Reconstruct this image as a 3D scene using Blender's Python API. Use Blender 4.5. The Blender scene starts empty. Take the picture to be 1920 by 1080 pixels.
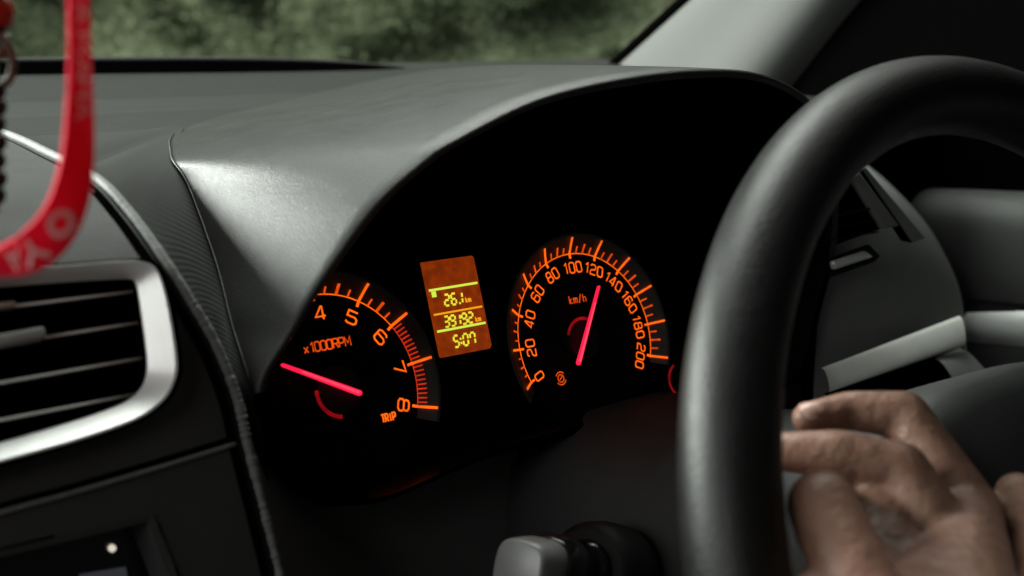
import bpy, math, random
import numpy as np
from mathutils import Vector, Matrix, noise

scene = bpy.context.scene
random.seed(7); rng = np.random.default_rng(7)

# ------------------------------------------------------------------ camera
# car frame: X to the car's right, Y forward, Z up, metres, origin at the speedometer's centre
CAM = np.array([-0.43023, -0.46918, 0.15385]); FPX = 2400.0
YAW, PITCH = math.radians(39.137), math.radians(-11.348)
FWD = np.array([math.sin(YAW) * math.cos(PITCH), math.cos(YAW) * math.cos(PITCH), math.sin(PITCH)])
RGT = np.array([math.cos(YAW), -math.sin(YAW), 0.0]); UPV = np.cross(RGT, FWD)
cd = bpy.data.cameras.new('camera'); cam = bpy.data.objects.new('camera', cd)
scene.collection.objects.link(cam); scene.camera = cam
cd.sensor_width = 36.0; cd.lens = FPX / 1920 * 36; cd.clip_start = 0.02; cd.clip_end = 100
cam.matrix_world = Matrix(((RGT[0], UPV[0], -FWD[0], CAM[0]), (RGT[1], UPV[1], -FWD[1], CAM[1]),
                           (RGT[2], UPV[2], -FWD[2], CAM[2]), (0, 0, 0, 1)))
cd.dof.use_dof = True; cd.dof.focus_distance = 0.61; cd.dof.aperture_fstop = 8.0

# ------------------------------------------------------------------ world, lamps, exposure
w = bpy.data.worlds.new('World'); scene.world = w; w.use_nodes = True
bg = w.node_tree.nodes['Background']; bg.inputs[0].default_value = (0.80, 0.86, 0.80, 1); bg.inputs[1].default_value = 0.035

def area(name, loc, target, sx, sy, power, col):
    l = bpy.data.lights.new(name, 'AREA'); l.shape = 'RECTANGLE'; l.size = sx; l.size_y = sy
    l.energy = power; l.color = col
    o = bpy.data.objects.new(name, l); scene.collection.objects.link(o)
    o.location = loc
    o.rotation_euler = (Vector(target) - Vector(loc)).to_track_quat('-Z', 'Y').to_euler()
    return o
area('windshield_light', (-0.95, 1.05, 0.55), (-0.12, 0.0, 0.10), 0.9, 0.50, 76, (0.97, 1.0, 0.96))
area('front_quarter_light', (-1.20, 0.55, 0.50), (-0.12, 0.0, 0.08), 0.6, 0.30, 9, (0.97, 1.0, 0.96))
area('side_window_light', (-1.20, -0.32, 0.44), (0.05, 0.0, 0.02), 0.7, 0.4, 4.0, (0.97, 1.0, 0.96))
area('upper_windshield_light', (0.05, 0.22, 0.80), (-0.06, -0.22, 0.0), 0.6, 0.3, 9, (0.97, 1.0, 0.96))
area('roadside_light', (0.9, 1.2, 2.6), (2.5, 3.9, 0.1), 4.0, 2.5, 450, (0.97, 1.0, 0.92))
scene.view_settings.view_transform = 'Standard'; scene.view_settings.look = 'None'
scene.view_settings.exposure = 0.0; scene.view_settings.gamma = 1.0
scene.cycles.use_denoising = True
scene.cycles.max_bounces = 6; scene.cycles.sample_clamp_indirect = 4.0

# ------------------------------------------------------------------ helpers: points
def ray(px, py): return FWD + RGT * (px - 960) / FPX + UPV * (540 - py) / FPX
def onY(px, py, Y): d = ray(px, py); return CAM + d * (Y - CAM[1]) / d[1]
def onX(px, py, X): d = ray(px, py); return CAM + d * (X - CAM[0]) / d[0]
def onZ(px, py, Z): d = ray(px, py); return CAM + d * (Z - CAM[2]) / d[2]
def onD(px, py, D): return CAM + ray(px, py) * D
def onP(px, py, p0, n):
    d = ray(px, py); return CAM + d * (np.dot(np.array(p0) - CAM, n) / np.dot(d, n))
def spline(pts, n, closed=False):
    """centripetal-ish Catmull-Rom through pts, n samples"""
    P = np.array(pts, float); m = len(P); out = []
    segs = m if closed else m - 1
    for i in range(n):
        t = i / n * segs if closed else i / (n - 1) * segs
        k = min(int(t), segs - 1); f = t - k
        if closed: a, b, c, d = P[(k - 1) % m], P[k % m], P[(k + 1) % m], P[(k + 2) % m]
        else: a, b, c, d = P[max(k - 1, 0)], P[k], P[min(k + 1, m - 1)], P[min(k + 2, m - 1)]
        out.append(0.5 * ((2 * b) + (c - a) * f + (2 * a - 5 * b + 4 * c - d) * f * f + (3 * b - a - 3 * c + d) * f ** 3))
    return np.array(out)

# ------------------------------------------------------------------ helpers: objects
def link(o, parent=None):
    scene.collection.objects.link(o)
    if parent is not None: o.parent = parent
    return o
def thing(name, label, cat, group=None, loc=None):
    o = link(bpy.data.objects.new(name, None)); o.empty_display_size = 0.02
    return tag(o, label, cat, group)
def tag(o, label, cat, group=None, kind=None):
    o['label'] = label
    if cat: o['category'] = cat
    if group: o['group'] = group
    if kind: o['kind'] = kind
    return o
def mesh(name, V, Fc, m, parent=None, smooth=True):
    me = bpy.data.meshes.new(name)
    me.from_pydata([tuple(map(float, v)) for v in V], [], [tuple(map(int, f)) for f in Fc]); me.update()
    if smooth: me.polygons.foreach_set('use_smooth', [True] * len(me.polygons))
    if m: me.materials.append(m)
    return link(bpy.data.objects.new(name, me), parent)
def grid(rows, closed_u=False, closed_v=False):
    R = [np.array(r) for r in rows]; n = len(R[0]); V = np.concatenate(R); Fc = []
    nr = len(R)
    for i in range(nr if closed_v else nr - 1):
        for j in range(n if closed_u else n - 1):
            a = i * n + j; b = i * n + (j + 1) % n; c = ((i + 1) % nr) * n + (j + 1) % n; d = ((i + 1) % nr) * n + j
            Fc.append((a, b, c, d))
    return V, Fc
def frames(path):
    P = np.array(path, float); T = np.gradient(P, axis=0); T /= np.linalg.norm(T, axis=1)[:, None]
    up = np.array([0.1, 0.2, 1.0]); N = []
    n = np.cross(T[0], np.cross(up, T[0])); n /= np.linalg.norm(n)
    for t in T:
        n = n - t * np.dot(n, t); n /= np.linalg.norm(n); N.append(n.copy())
    N = np.array(N); return P, T, N, np.cross(T, N)
def tube(path, rad, seg=12, cap=True):
    P, T, N, B = frames(path); k = len(P)
    rad = np.broadcast_to(np.array(rad, float), (k,))
    a = np.linspace(0, 2 * np.pi, seg, endpoint=False)
    rows = [P[i] + rad[i] * (np.cos(a)[:, None] * N[i] + np.sin(a)[:, None] * B[i]) for i in range(k)]
    V, Fc = grid(rows, closed_u=True)
    if cap: Fc += [tuple(range(seg - 1, -1, -1)), tuple(range((k - 1) * seg, k * seg))]
    return V, Fc
def box(c, ax, ay, az):
    """box from centre and three half-extent vectors"""
    c, ax, ay, az = map(np.array, (c, ax, ay, az)); V = []
    for z in (-1, 1):
        for y in (-1, 1):
            for x in (-1, 1): V.append(c + x * ax + y * ay + z * az)
    return V, [(0, 2, 3, 1), (4, 5, 7, 6), (0, 1, 5, 4), (2, 6, 7, 3), (0, 4, 6, 2), (1, 3, 7, 5)]
def bevel(o, wd, seg=3):
    b = o.modifiers.new('bevel', 'BEVEL'); b.width = wd; b.segments = seg; b.limit_method = 'ANGLE'
    for p in o.data.polygons: p.use_smooth = True
    return o
def slab(loop, nrm, th):
    """closed 3D loop (nearly planar) thickened by th against its normal"""
    L = np.array(loop); n = len(L); nrm = np.array(nrm)
    V = np.concatenate([L, L - nrm * th])
    Fc = [tuple(range(n)), tuple(range(2 * n - 1, n - 1, -1))]
    Fc += [(i, i + n, (i + 1) % n + n, (i + 1) % n) for i in range(n)]
    return V, Fc
def merge(parts):
    V, Fc, k = [], [], 0
    for v, f in parts:
        V += list(v); Fc += [tuple(i + k for i in q) for q in f]; k += len(v)
    return V, Fc
def baked(o):
    """replace the modifiers by their result"""
    dg = bpy.context.evaluated_depsgraph_get(); dg.update()
    me = bpy.data.meshes.new_from_object(o.evaluated_get(dg)); o.modifiers.clear(); o.data = me
    return o

# ------------------------------------------------------------------ materials
def principled(name, col, rough=0.5, metal=0.0, spec=0.5, bump=0.0, bscale=900.0, var=0.0, vscale=30.0, coat=0.0, detail=2.0):
    m = bpy.data.materials.new(name); m.use_nodes = True; nt = m.node_tree; b = nt.nodes['Principled BSDF']
    b.inputs['Base Color'].default_value = (*col, 1); b.inputs['Roughness'].default_value = rough
    b.inputs['Metallic'].default_value = metal; b.inputs['Specular IOR Level'].default_value = spec
    b.inputs['Coat Weight'].default_value = coat
    tc = nt.nodes.new('ShaderNodeTexCoord')
    if bump:
        nz = nt.nodes.new('ShaderNodeTexNoise'); nz.inputs['Scale'].default_value = bscale; nz.inputs['Detail'].default_value = detail
        bp = nt.nodes.new('ShaderNodeBump'); bp.inputs['Strength'].default_value = bump; bp.inputs['Distance'].default_value = 0.0006
        nt.links.new(tc.outputs['Object'], nz.inputs['Vector']); nt.links.new(nz.outputs['Fac'], bp.inputs['Height'])
        nt.links.new(bp.outputs['Normal'], b.inputs['Normal'])
    if var:
        n2 = nt.nodes.new('ShaderNodeTexNoise'); n2.inputs['Scale'].default_value = vscale; n2.inputs['Detail'].default_value = 6
        mx = nt.nodes.new('ShaderNodeMix'); mx.data_type = 'RGBA'
        mx.inputs['A'].default_value = (*[c * (1 - var) for c in col], 1); mx.inputs['B'].default_value = (*[c * (1 + var) for c in col], 1)
        nt.links.new(tc.outputs['Object'], n2.inputs['Vector']); nt.links.new(n2.outputs['Fac'], mx.inputs['Factor'])
        nt.links.new(mx.outputs['Result'], b.inputs['Base Color'])
        mr = nt.nodes.new('ShaderNodeMapRange'); mr.inputs['To Min'].default_value = rough * 0.85; mr.inputs['To Max'].default_value = min(1, rough * 1.15)
        nt.links.new(n2.outputs['Fac'], mr.inputs['Value']); nt.links.new(mr.outputs['Result'], b.inputs['Roughness'])
    return m
def emitter(name, col, strength, base=(0.02, 0.02, 0.02), var=0.0):
    m = principled(name, base, 0.6); nt = m.node_tree; b = nt.nodes['Principled BSDF']
    b.inputs['Emission Color'].default_value = (*col, 1); b.inputs['Emission Strength'].default_value = strength
    if var:
        tc = nt.nodes.new('ShaderNodeTexCoord'); n2 = nt.nodes.new('ShaderNodeTexNoise'); n2.inputs['Scale'].default_value = 260; n2.inputs['Detail'].default_value = 4
        mr = nt.nodes.new('ShaderNodeMapRange'); mr.inputs['From Min'].default_value = 0.3; mr.inputs['From Max'].default_value = 0.7
        mr.inputs['To Min'].default_value = strength * (1 - var); mr.inputs['To Max'].default_value = strength * (1 + var)
        nt.links.new(tc.outputs['Object'], n2.inputs['Vector']); nt.links.new(n2.outputs['Fac'], mr.inputs['Value'])
        nt.links.new(mr.outputs['Result'], b.inputs['Emission Strength'])
    return m
def ribbed(name, col, rough, scale, direction, strength, dist=0.0006, fade=None):
    m = principled(name, col, rough, spec=0.22); nt = m.node_tree; b = nt.nodes['Principled BSDF']
    tc = nt.nodes.new('ShaderNodeTexCoord'); mp = nt.nodes.new('ShaderNodeMapping'); mp.inputs['Rotation'].default_value = direction
    wv = nt.nodes.new('ShaderNodeTexWave'); wv.inputs['Scale'].default_value = scale; wv.inputs['Distortion'].default_value = 0.6
    wv.inputs['Detail Scale'].default_value = 4
    nz = nt.nodes.new('ShaderNodeTexNoise'); nz.inputs['Scale'].default_value = 1200
    ad = nt.nodes.new('ShaderNodeMath'); ad.operation = 'MULTIPLY_ADD'; ad.inputs[1].default_value = 0.5
    bp = nt.nodes.new('ShaderNodeBump'); bp.inputs['Strength'].default_value = strength; bp.inputs['Distance'].default_value = dist
    L = nt.links.new
    L(tc.outputs['Object'], mp.inputs['Vector']); L(mp.outputs['Vector'], wv.inputs['Vector']); L(tc.outputs['Object'], nz.inputs['Vector'])
    if fade:
        sx = nt.nodes.new('ShaderNodeSeparateXYZ'); mr = nt.nodes.new('ShaderNodeMapRange')
        mr.inputs['From Min'].default_value = fade[0]; mr.inputs['From Max'].default_value = fade[1]; mr.inputs['To Min'].default_value = strength; mr.inputs['To Max'].default_value = strength * .04
        L(tc.outputs['Object'], sx.inputs[0]); L(sx.outputs['Z'], mr.inputs['Value']); L(mr.outputs['Result'], bp.inputs['Strength'])
    L(nz.outputs['Fac'], ad.inputs[0]); L(wv.outputs['Fac'], ad.inputs[2]); L(ad.outputs['Value'], bp.inputs['Height']); L(bp.outputs['Normal'], b.inputs['Normal'])
    return m
M = {}
M['dash'] = principled('dash_plastic', (0.014, 0.0149, 0.0137), 0.60, spec=0.16, bump=0.7, bscale=1700, var=0.12, vscale=60)
M['hood'] = principled('hood_plastic', (0.010, 0.0105, 0.0098), 0.42, spec=0.50, bump=0.5, bscale=2000, var=0.08, vscale=50)
M['strip'] = ribbed('ribbed_plastic', (0.014, 0.0149, 0.0137), 0.60, 260, (0.3, 0.9, 0.5), 0.35, fade=(.07, .098))
M['fascia'] = principled('fascia_plastic', (0.038, 0.039, 0.0375), 0.58, spec=0.22, bump=0.5, bscale=1500, var=0.10, vscale=60)
M['edge'] = principled('edge_highlight_plastic', (0.13, 0.133, 0.13), 0.6, spec=0.3, bump=1.0, bscale=520, var=0.25, vscale=500, detail=5)  # paler than the fascia, standing in for highlights along edge and seam
M['lower'] = principled('lower_plastic', (0.085, 0.087, 0.085), 0.6, bump=0.5, bscale=1500, var=0.15, vscale=40)
M['black'] = principled('black_plastic', (0.006, 0.006, 0.006), 0.6, spec=0.25)
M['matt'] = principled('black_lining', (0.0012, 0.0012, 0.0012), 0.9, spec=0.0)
M['gloss'] = principled('gloss_black', (0.008, 0.008, 0.009), 0.16, spec=0.5)
M['slat'] = principled('slat_plastic', (0.004, 0.004, 0.004), 0.6, spec=0.1)
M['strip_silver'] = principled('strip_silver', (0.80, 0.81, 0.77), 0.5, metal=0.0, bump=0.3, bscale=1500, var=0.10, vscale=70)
M['silver'] = principled('silver_paint', (0.80, 0.81, 0.80), 0.36, metal=0.45, bump=0.12, bscale=2200, var=0.05, vscale=90)
M['chrome'] = principled('chrome', (0.8, 0.8, 0.8), 0.14, metal=1.0)
M['lining'] = principled('hood_lining', (0.003, 0.003, 0.003), 0.20, spec=0.5)
M['trim'] = principled('satin_trim', (0.22, 0.225, 0.215), 0.5, metal=0.2, bump=0.3, bscale=1500, var=0.12, vscale=70)
M['leather'] = principled('wheel_leather', (0.005, 0.005, 0.0049), 0.43, spec=0.30, bump=0.5, bscale=900, var=0.15, vscale=120, detail=3)
M['hub'] = principled('wheel_plastic', (0.026, 0.027, 0.027), 0.5, bump=0.5, bscale=1300, var=0.1, vscale=60)
M['pillar'] = principled('pillar_fabric', (0.13, 0.133, 0.128), 0.75, spec=0.3, bump=0.4, bscale=1200, var=0.05, vscale=90)
M['door'] = principled('door_plastic', (0.07, 0.072, 0.07), 0.55, bump=0.5, bscale=1300, var=0.12, vscale=40)
M['column'] = principled('column_plastic', (0.030, 0.030, 0.030), 0.6, bump=0.6, bscale=1300, var=0.12, vscale=50)
M['cone'] = principled('dial_ring', (0.032, 0.034, 0.027), 0.55, bump=0.3, bscale=2500, var=0.3, vscale=500)
M['dial'] = principled('dial_black', (0.0025, 0.0025, 0.0025), 0.7, spec=0.1)
M['orange'] = emitter('orange_backlight', (1.0, 0.122, 0.004), 1.2, var=0.25)
M['orange_dim'] = emitter('orange_backlight_soft', (1.0, 0.09, 0.004), 0.8, var=0.3)
M['redtick'] = emitter('red_backlight', (1.0, 0.045, 0.012), 0.6, var=0.3)
M['screen'] = emitter('amber_screen', (1.0, 0.115, 0.004), 0.21, var=0.3)
M['lcd'] = emitter('lcd_yellow', (0.86, 0.80, 0.045), 1.0, var=0.15)
M['lcdline'] = emitter('lcd_lime', (0.66, 0.88, 0.075), 1.0)
M['lcdorange'] = emitter('lcd_orange', (1.0, 0.36, 0.01), 1.0)
M['needle'] = emitter('needle_red', (1.0, 0.012, 0.062), 1.15)
M['needlecore'] = emitter('needle_core', (1.0, 0.055, 0.11), 1.3)
M['hubglow'] = emitter('hub_glow', (1.0, 0.006, 0.016), 0.22, var=0.5)  # red reflection on the needle hubs, put in as emission
M['strap'] = principled('red_strap', (0.82, 0.009, 0.045), 0.75, spec=0.2, bump=0.8, bscale=900, var=0.12, vscale=200)
_nt = M['strap'].node_tree; _p = _nt.nodes['Principled BSDF']; _t = _nt.nodes.new('ShaderNodeBsdfTranslucent'); _t.inputs[0].default_value = (0.65, 0.006, 0.045, 1)
_m = _nt.nodes.new('ShaderNodeMixShader'); _m.inputs[0].default_value = 0.3; _nt.links.new(_p.outputs[0], _m.inputs[1]); _nt.links.new(_t.outputs[0], _m.inputs[2]); _nt.links.new(_m.outputs[0], _nt.nodes['Material Output'].inputs[0])
M['print'] = principled('white_print', (0.85, 0.52, 0.52), 0.7)
_nt = M['print'].node_tree; _p = _nt.nodes['Principled BSDF']; _t = _nt.nodes.new('ShaderNodeBsdfTranslucent'); _t.inputs[0].default_value = (0.80, 0.40, 0.42, 1)
_m = _nt.nodes.new('ShaderNodeMixShader'); _m.inputs[0].default_value = 0.3; _nt.links.new(_p.outputs[0], _m.inputs[1]); _nt.links.new(_t.outputs[0], _m.inputs[2]); _nt.links.new(_m.outputs[0], _nt.nodes['Material Output'].inputs[0])
M['bead'] = principled('dark_bead', (0.010, 0.010, 0.008), 0.25)
M['charm'] = principled('glass_charm', (0.10, 0.11, 0.08), 0.3)
M['redbead'] = principled('red_bead', (0.30, 0.035, 0.012), 0.3)
M['led'] = emitter('white_led', (1.0, 0.92, 0.75), 0.7)
M['lcdgrey'] = emitter('radio_lcd', (0.5, 0.52, 0.62), 0.05)

# ================================================================== the setting outside
gx, gy = 2.7, 3.9
ground = mesh('ground', [(gx - 9, gy - 3.0, -1.05), (gx + 9, gy - 3.0, -1.05), (gx + 9, gy + 9, -1.05), (gx - 9, gy + 9, -1.05)], [(0, 1, 2, 3)],
              principled('grass_ground', (0.05, 0.07, 0.03), 0.9, var=0.4, vscale=4)); tag(ground, 'grassy roadside ground under the hedge', None, kind='structure')
def hedge():
    yaw = math.radians(33); a = np.array([math.cos(yaw), -math.sin(yaw), 0.0]); nrm = np.array([-math.sin(yaw), -math.cos(yaw), 0.0])
    base = np.array([CAM[0] + 5.0 * math.sin(yaw), CAM[1] + 5.0 * math.cos(yaw), 0.0])
    def surf(s, z):
        v = Vector((s * 1.0, z * 1.0, 3.1))
        d = 0.55 * noise.noise(v * 1.1) + 0.38 * noise.noise(v * 2.6 + Vector((5, 2, 0))) + 0.20 * noise.noise(v * 5.5)
        return d - 0.35 * max(0, z - 0.9)
    ns, nz = 110, 50; S = np.linspace(-3.4, 3.4, ns); Z = np.linspace(-1.05, 1.5, nz)
    D = np.array([[surf(s, z) for s in S] for z in Z])
    core = [[base + a * S[j] + nrm * (D[i, j] - 0.05) + np.array([0, 0, Z[i]]) for j in range(ns)] for i in range(nz)]
    V, Fc = grid(core)
    n = 90000
    s = rng.uniform(-3.3, 3.3, n); z = rng.uniform(-0.9, 1.3, n)
    fi = (z - Z[0]) / (Z[1] - Z[0]); fj = (s - S[0]) / (S[1] - S[0]); i0 = fi.astype(int).clip(0, nz - 2); j0 = fj.astype(int).clip(0, ns - 2)
    d = D[i0, j0] + rng.uniform(-0.05, 0.10, n)
    c = base + a * s[:, None] + nrm * d[:, None]; c[:, 2] += z
    u = rng.normal(size=(n, 3)); u /= np.linalg.norm(u, axis=1)[:, None]
    v = np.cross(u, rng.normal(size=(n, 3))); v /= np.linalg.norm(v, axis=1)[:, None]
    sz = rng.uniform(0.009, 0.020, n)[:, None]
    q = np.stack([c - u * sz, c + v * sz * 0.45, c + u * sz, c - v * sz * 0.45], 1).reshape(-1, 3)
    V = np.concatenate([V, q]); k = ns * nz
    Fc += [(k + 4 * i, k + 4 * i + 1, k + 4 * i + 2, k + 4 * i + 3) for i in range(n)]
    m = principled('hedge_leaves', (0.075, 0.115, 0.045), 0.7, spec=0.2); nt = m.node_tree; b = nt.nodes['Principled BSDF']
    tc = nt.nodes.new('ShaderNodeTexCoord'); nz_ = nt.nodes.new('ShaderNodeTexNoise'); nz_.inputs['Scale'].default_value = 2.6; nz_.inputs['Detail'].default_value = 3
    rp = nt.nodes.new('ShaderNodeValToRGB'); e = rp.color_ramp.elements
    e[0].position = 0.36; e[0].color = (0.052, 0.068, 0.038, 1); e[1].position = 0.66; e[1].color = (0.125, 0.145, 0.088, 1)
    nt.links.new(tc.outputs['Object'], nz_.inputs['Vector']); nt.links.new(nz_.outputs['Fac'], rp.inputs['Fac']); nt.links.new(rp.outputs['Color'], b.inputs['Base Color'])
    o = mesh('hedge', V, Fc, m, smooth=False)
    tag(o, 'green roadside foliage beyond the windshield', 'foliage', kind='stuff')
hedge()

# ================================================================== dashboard
dash = thing('dashboard', 'dark grey moulded plastic dashboard with an arched hood over the gauges', 'dashboard')

# --- curves shared by the pieces
FL = [(-140, 212, .25), (0, 250, .15), (90, 290, .07), (180, 338, .015), (240, 400, -.01), (300, 482, -.03), (350, 560, -.04), (400, 645, -.045),
      (440, 745, -.05), (462, 840, -.055), (490, 950, -.06), (522, 1080, -.065), (550, 1200, -.07)]
lipF = spline([onY(*p) for p in FL], 90)                       # right edge of the centre fascia
X_MID = -0.36
lipL = lipF * np.array([-1, 1, 1]) + np.array([2 * X_MID, 0, 0])

PAD = spline([(0, y, z) for y, z in [(.62, .112), (.56, .1235), (.50, .1258), (.46, .1252), (.40, .1190), (.36, .1130), (.33, .1085), (.31, .1065), (.29, .1052), (.22, .1042), (.15, .1035), (.10, .1020), (.06, .0985), (.035, .090)]], 70)
def padz(y): return float(np.interp(y, PAD[::-1, 1], PAD[::-1, 2]))
def onPad(px, py):
    d = ray(px, py); t = 0.35
    while t < 1.6:
        P = CAM + d * t
        if P[1] > 0.04 and P[2] <= padz(P[1]): return P
        t += 0.002
    return P
LIP = [onY(480, 737, -.05), onY(540, 622, -.052), onY(600, 522, -.053), onY(700, 385, -.055), onY(790, 303, -.056), onY(850, 262, -.057),
       onY(1000, 187, -.058), onY(1150, 148, -.06), onY(1300, 130, -.06), onY(1420, 137, -.06), onY(1510, 180, -.055),
       (.138, -.045, .098), (.163, -.03, .07), (.170, -.025, .03), (.166, -.02, -.005), (.158, -.02, -.03), (.138, -.02, -.046),
       onY(1250, 775, -.02), onY(1060, 820, -.025), onY(900, 865, -.03), onY(700, 945, -.04), onY(600, 905, -.045), onY(540, 830, -.05)]
BASE = [onY(474, 741, -.045), onY(436, 610, -.02), onY(405, 490, .01), onY(352, 345, .05), onY(321, 290, .076), onPad(342, 243),
        onPad(480, 202), onPad(740, 146), np.array((.16, .34, .111)), np.array((.20, .25, .106)), np.array((.235, .15, .10)),
        np.array((.235, .06, .085)), np.array((.20, .03, .06)), np.array((.19, .01, .03)), np.array((.182, .005, -.008)), np.array((.172, .005, -.036)), np.array((.148, .005, -.056))]
BASE += [np.array(p) + np.array((0, .03, -.010)) for p in LIP[17:]]
NL = 230
lip = spline(LIP, NL, True); base = spline(BASE, NL, True)
cen = np.array([-0.01, 0, 0.04])

def hood():
    rows = []
    inw = (cen - lip); inw[:, 1] = 0; inw /= np.linalg.norm(inw, axis=1)[:, None]
    frac = np.arange(NL) / NL * 23                      # control index along the loop
    bul = np.interp(frac, [0, 1, 3, 5, 7, 9, 11, 13, 17, 23], [0.0, .001, .004, .006, .007, .008, .006, .002, .0, .0])
    kern = np.hanning(31); kern /= kern.sum(); bul = np.convolve(np.concatenate([bul[-15:], bul, bul[:15]]), kern, 'valid')
    for t in np.linspace(0, 1, 26):
        e = t ** 0.9
        P = lip * (1 - e) + base * e
        P = P - inw * (bul * 4 * e * (1 - e))[:, None]
        for j in np.nonzero((frac > 4.6) & (frac < 10.4))[0]:
            if P[j, 1] > .06: P[j, 2] = max(P[j, 2], padz(P[j, 1]) + .0008 * min(1, (1 - e) * 6) - .0002)
        rows.append(P)
    # rolled edge
    r0 = lip + inw * 0.0022 + np.array([0, -0.0012, 0]); r1 = lip + inw * 0.0042 + np.array([0, 0.0005, 0])
    rows = [r1, r0] + rows
    V, Fc = grid(rows, closed_u=True)
    def part_of(lo, hi):
        return [f for f in Fc if lo <= frac[f[0] % NL] < hi]
    mesh('lower_bezel', V, part_of(13.2, 23.1), M['matt'], dash)
    Fh = part_of(0, 13.2)
    o = mesh('cluster_hood', V, Fh, M['hood'], dash)
    o['label'] = 'smooth grey arched hood over the gauges'
    ins = [lip + inw * 0.0040 + np.array([0, 0.0008, 0]), lip + inw * 0.006 + np.array([0, .012, 0])]
    back = lip * np.array([1, 0, 1]) + inw * (0.004 + 0.016 * np.clip((lip[:, 2] - .06) / .06, 0, 1))[:, None]; back[:, 1] = 0.016 + back[:, 2] * 0.336
    for t in (0.3, 0.6, 1.0): ins.append(ins[1] * (1 - t) + back * t)
    V, Fc = grid(ins, closed_u=True); mesh('hood_lining', V, Fc, M['lining'], dash)
    return back
hood_back = hood()
_e = base[: int(NL * 4.9 / 23)] + np.array([-.0004, -.0006, .0004]); _v, _f = tube(_e, np.linspace(.0002, .00045, len(_e)), 6); mesh('hood_edge', _v, _f, M['hood'], dash)

# --- top pad: far slope and near shelf
def top_pad():
    pr = PAD.copy(); rows = []
    for x in np.linspace(-0.85, 0.46, 60):
        R = pr.copy(); R[:, 0] = x
        R[:, 1] -= 0.10 * max(0, abs(x + 0.2) - 0.2) ** 2
        rows.append(R)
    V, Fc = grid(rows)
    V = np.array(V); keep = []
    for f in Fc:
        c = V[list(f)].mean(0)
        if -0.235 < c[0] < 0.22 and c[1] < 0.142: continue
        if c[0] > 0.17 and c[1] < 0.05: continue
        if c[0] > 0.40 and c[1] < 0.26: continue
        keep.append(f)
    mesh('top_pad', V, keep, M['dash'], dash)
    # textured band on the crest between slope and shelf
    band = [[np.array([x, y, padz(y) - .0002 + 0.0007 * math.sin(math.pi * (y - .28) / .07)]) for x in np.linspace(-0.6, 0.06, 30)] for y in np.linspace(.35, .28, 15)]
    V, Fc = grid(band); mesh('textured_band', V, Fc, ribbed('grained_band', (0.014, 0.0149, 0.0137), 0.62, 165, (0.2, 0.1, 0.7), 0.4, 0.0006), dash)
    # defroster slot: a dark sunk channel with a rear rim
    # the cowl behind stands a step higher; the slot is the dark riser under its edge
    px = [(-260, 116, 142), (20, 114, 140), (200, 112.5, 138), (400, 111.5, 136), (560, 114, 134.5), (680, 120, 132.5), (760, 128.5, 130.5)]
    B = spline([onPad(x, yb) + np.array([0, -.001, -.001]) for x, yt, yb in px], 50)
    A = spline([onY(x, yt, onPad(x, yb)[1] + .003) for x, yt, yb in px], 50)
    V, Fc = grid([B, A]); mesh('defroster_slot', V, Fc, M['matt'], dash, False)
    rows = [A + np.array([0, -.0006, -.0012]), A + np.array([0, -.0012, .0004]), A + np.array([0, .001, .0016]), A + np.array([0, .02, .0022]), A * np.array([1, 1, 0]) + np.array([0, .06, .1265])]
    V, Fc = grid(rows); mesh('windshield_cowl', V, Fc, M['dash'], dash)
top_pad()

# --- ribbed strip between fascia edge and hood
def strip():
    ia = np.linspace(8, 78, 50)
    A = np.array([lipF[int(round(i))] for i in ia]) + np.array([.002, .003, -.0015])
    for p in A:
        if p[1] > .04: p[2] = min(p[2], padz(p[1]) + .0016)
    B = spline([np.array((-.16, .15, .1048)), onPad(342, 243) + np.array([0, 0, .0014]), onY(321, 290, .078), onY(352, 345, .052), onY(405, 490, .012), onY(436, 610, -.018), onY(474, 741, -.043), onY(490, 800, -.045), onY(505, 900, -.05)], 50)
    rows = []
    for t in np.linspace(0, 1, 14):
        P = A * (1 - t) + B * t
        P[:, 1] += 0.010 * np.sin(np.pi * t) * np.linspace(0.3, 1, 50); rows.append(P)
    V, Fc = grid(rows); o = mesh('ribbed_strip', V, Fc, M['strip'], dash)
strip()

# --- centre fascia (grid so that openings can be left for vent and radio)
VN = np.array([0, -0.936, 0.352])                       # normal of the vent's plane
V0 = onY(300, 600, -.0455)
def vpt(px, py, off=0.0): return onP(px, py, V0 + VN * off, VN)
def inside(poly, p):
    r = False; n = len(poly)
    for i in range(n):
        (x1, y1), (x2, y2) = poly[i], poly[(i + 1) % n]
        if (y1 > p[1]) != (y2 > p[1]) and p[0] < (x2 - x1) * (p[1] - y1) / (y2 - y1) + x1: r = not r
    return r
VO = [(-60, 518), (0, 508), (120, 498), (225, 490), (268, 492), (292, 506), (308, 545), (322, 610), (331, 680), (326, 715), (305, 752), (255, 788), (150, 826), (0, 868), (-60, 884)]
VI = [(-60, 541), (0, 534), (120, 525), (225, 519), (252, 519), (262, 526), (268, 556), (276, 610), (283, 670), (281, 705), (266, 732), (230, 756), (140, 788), (0, 829), (-60, 845)]
vo = spline([vpt(*p) for p in VO], 70); vi = spline([vpt(*p) for p in VI], 70)
VCX = -0.345
def closeloop(c):                                        # mirror the right half to get the whole ring
    m = c[::-1] * np.array([-1, 1, 1]) + np.array([2 * VCX, 0, 0]); return np.concatenate([c, m])
vo, vi = closeloop(vo), closeloop(vi)
RO = [onY(*p) for p in ((-100, 1040, -.061), (285, 963, -.058), (331, 1080, -.063), (372, 1200, -.068))]
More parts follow.
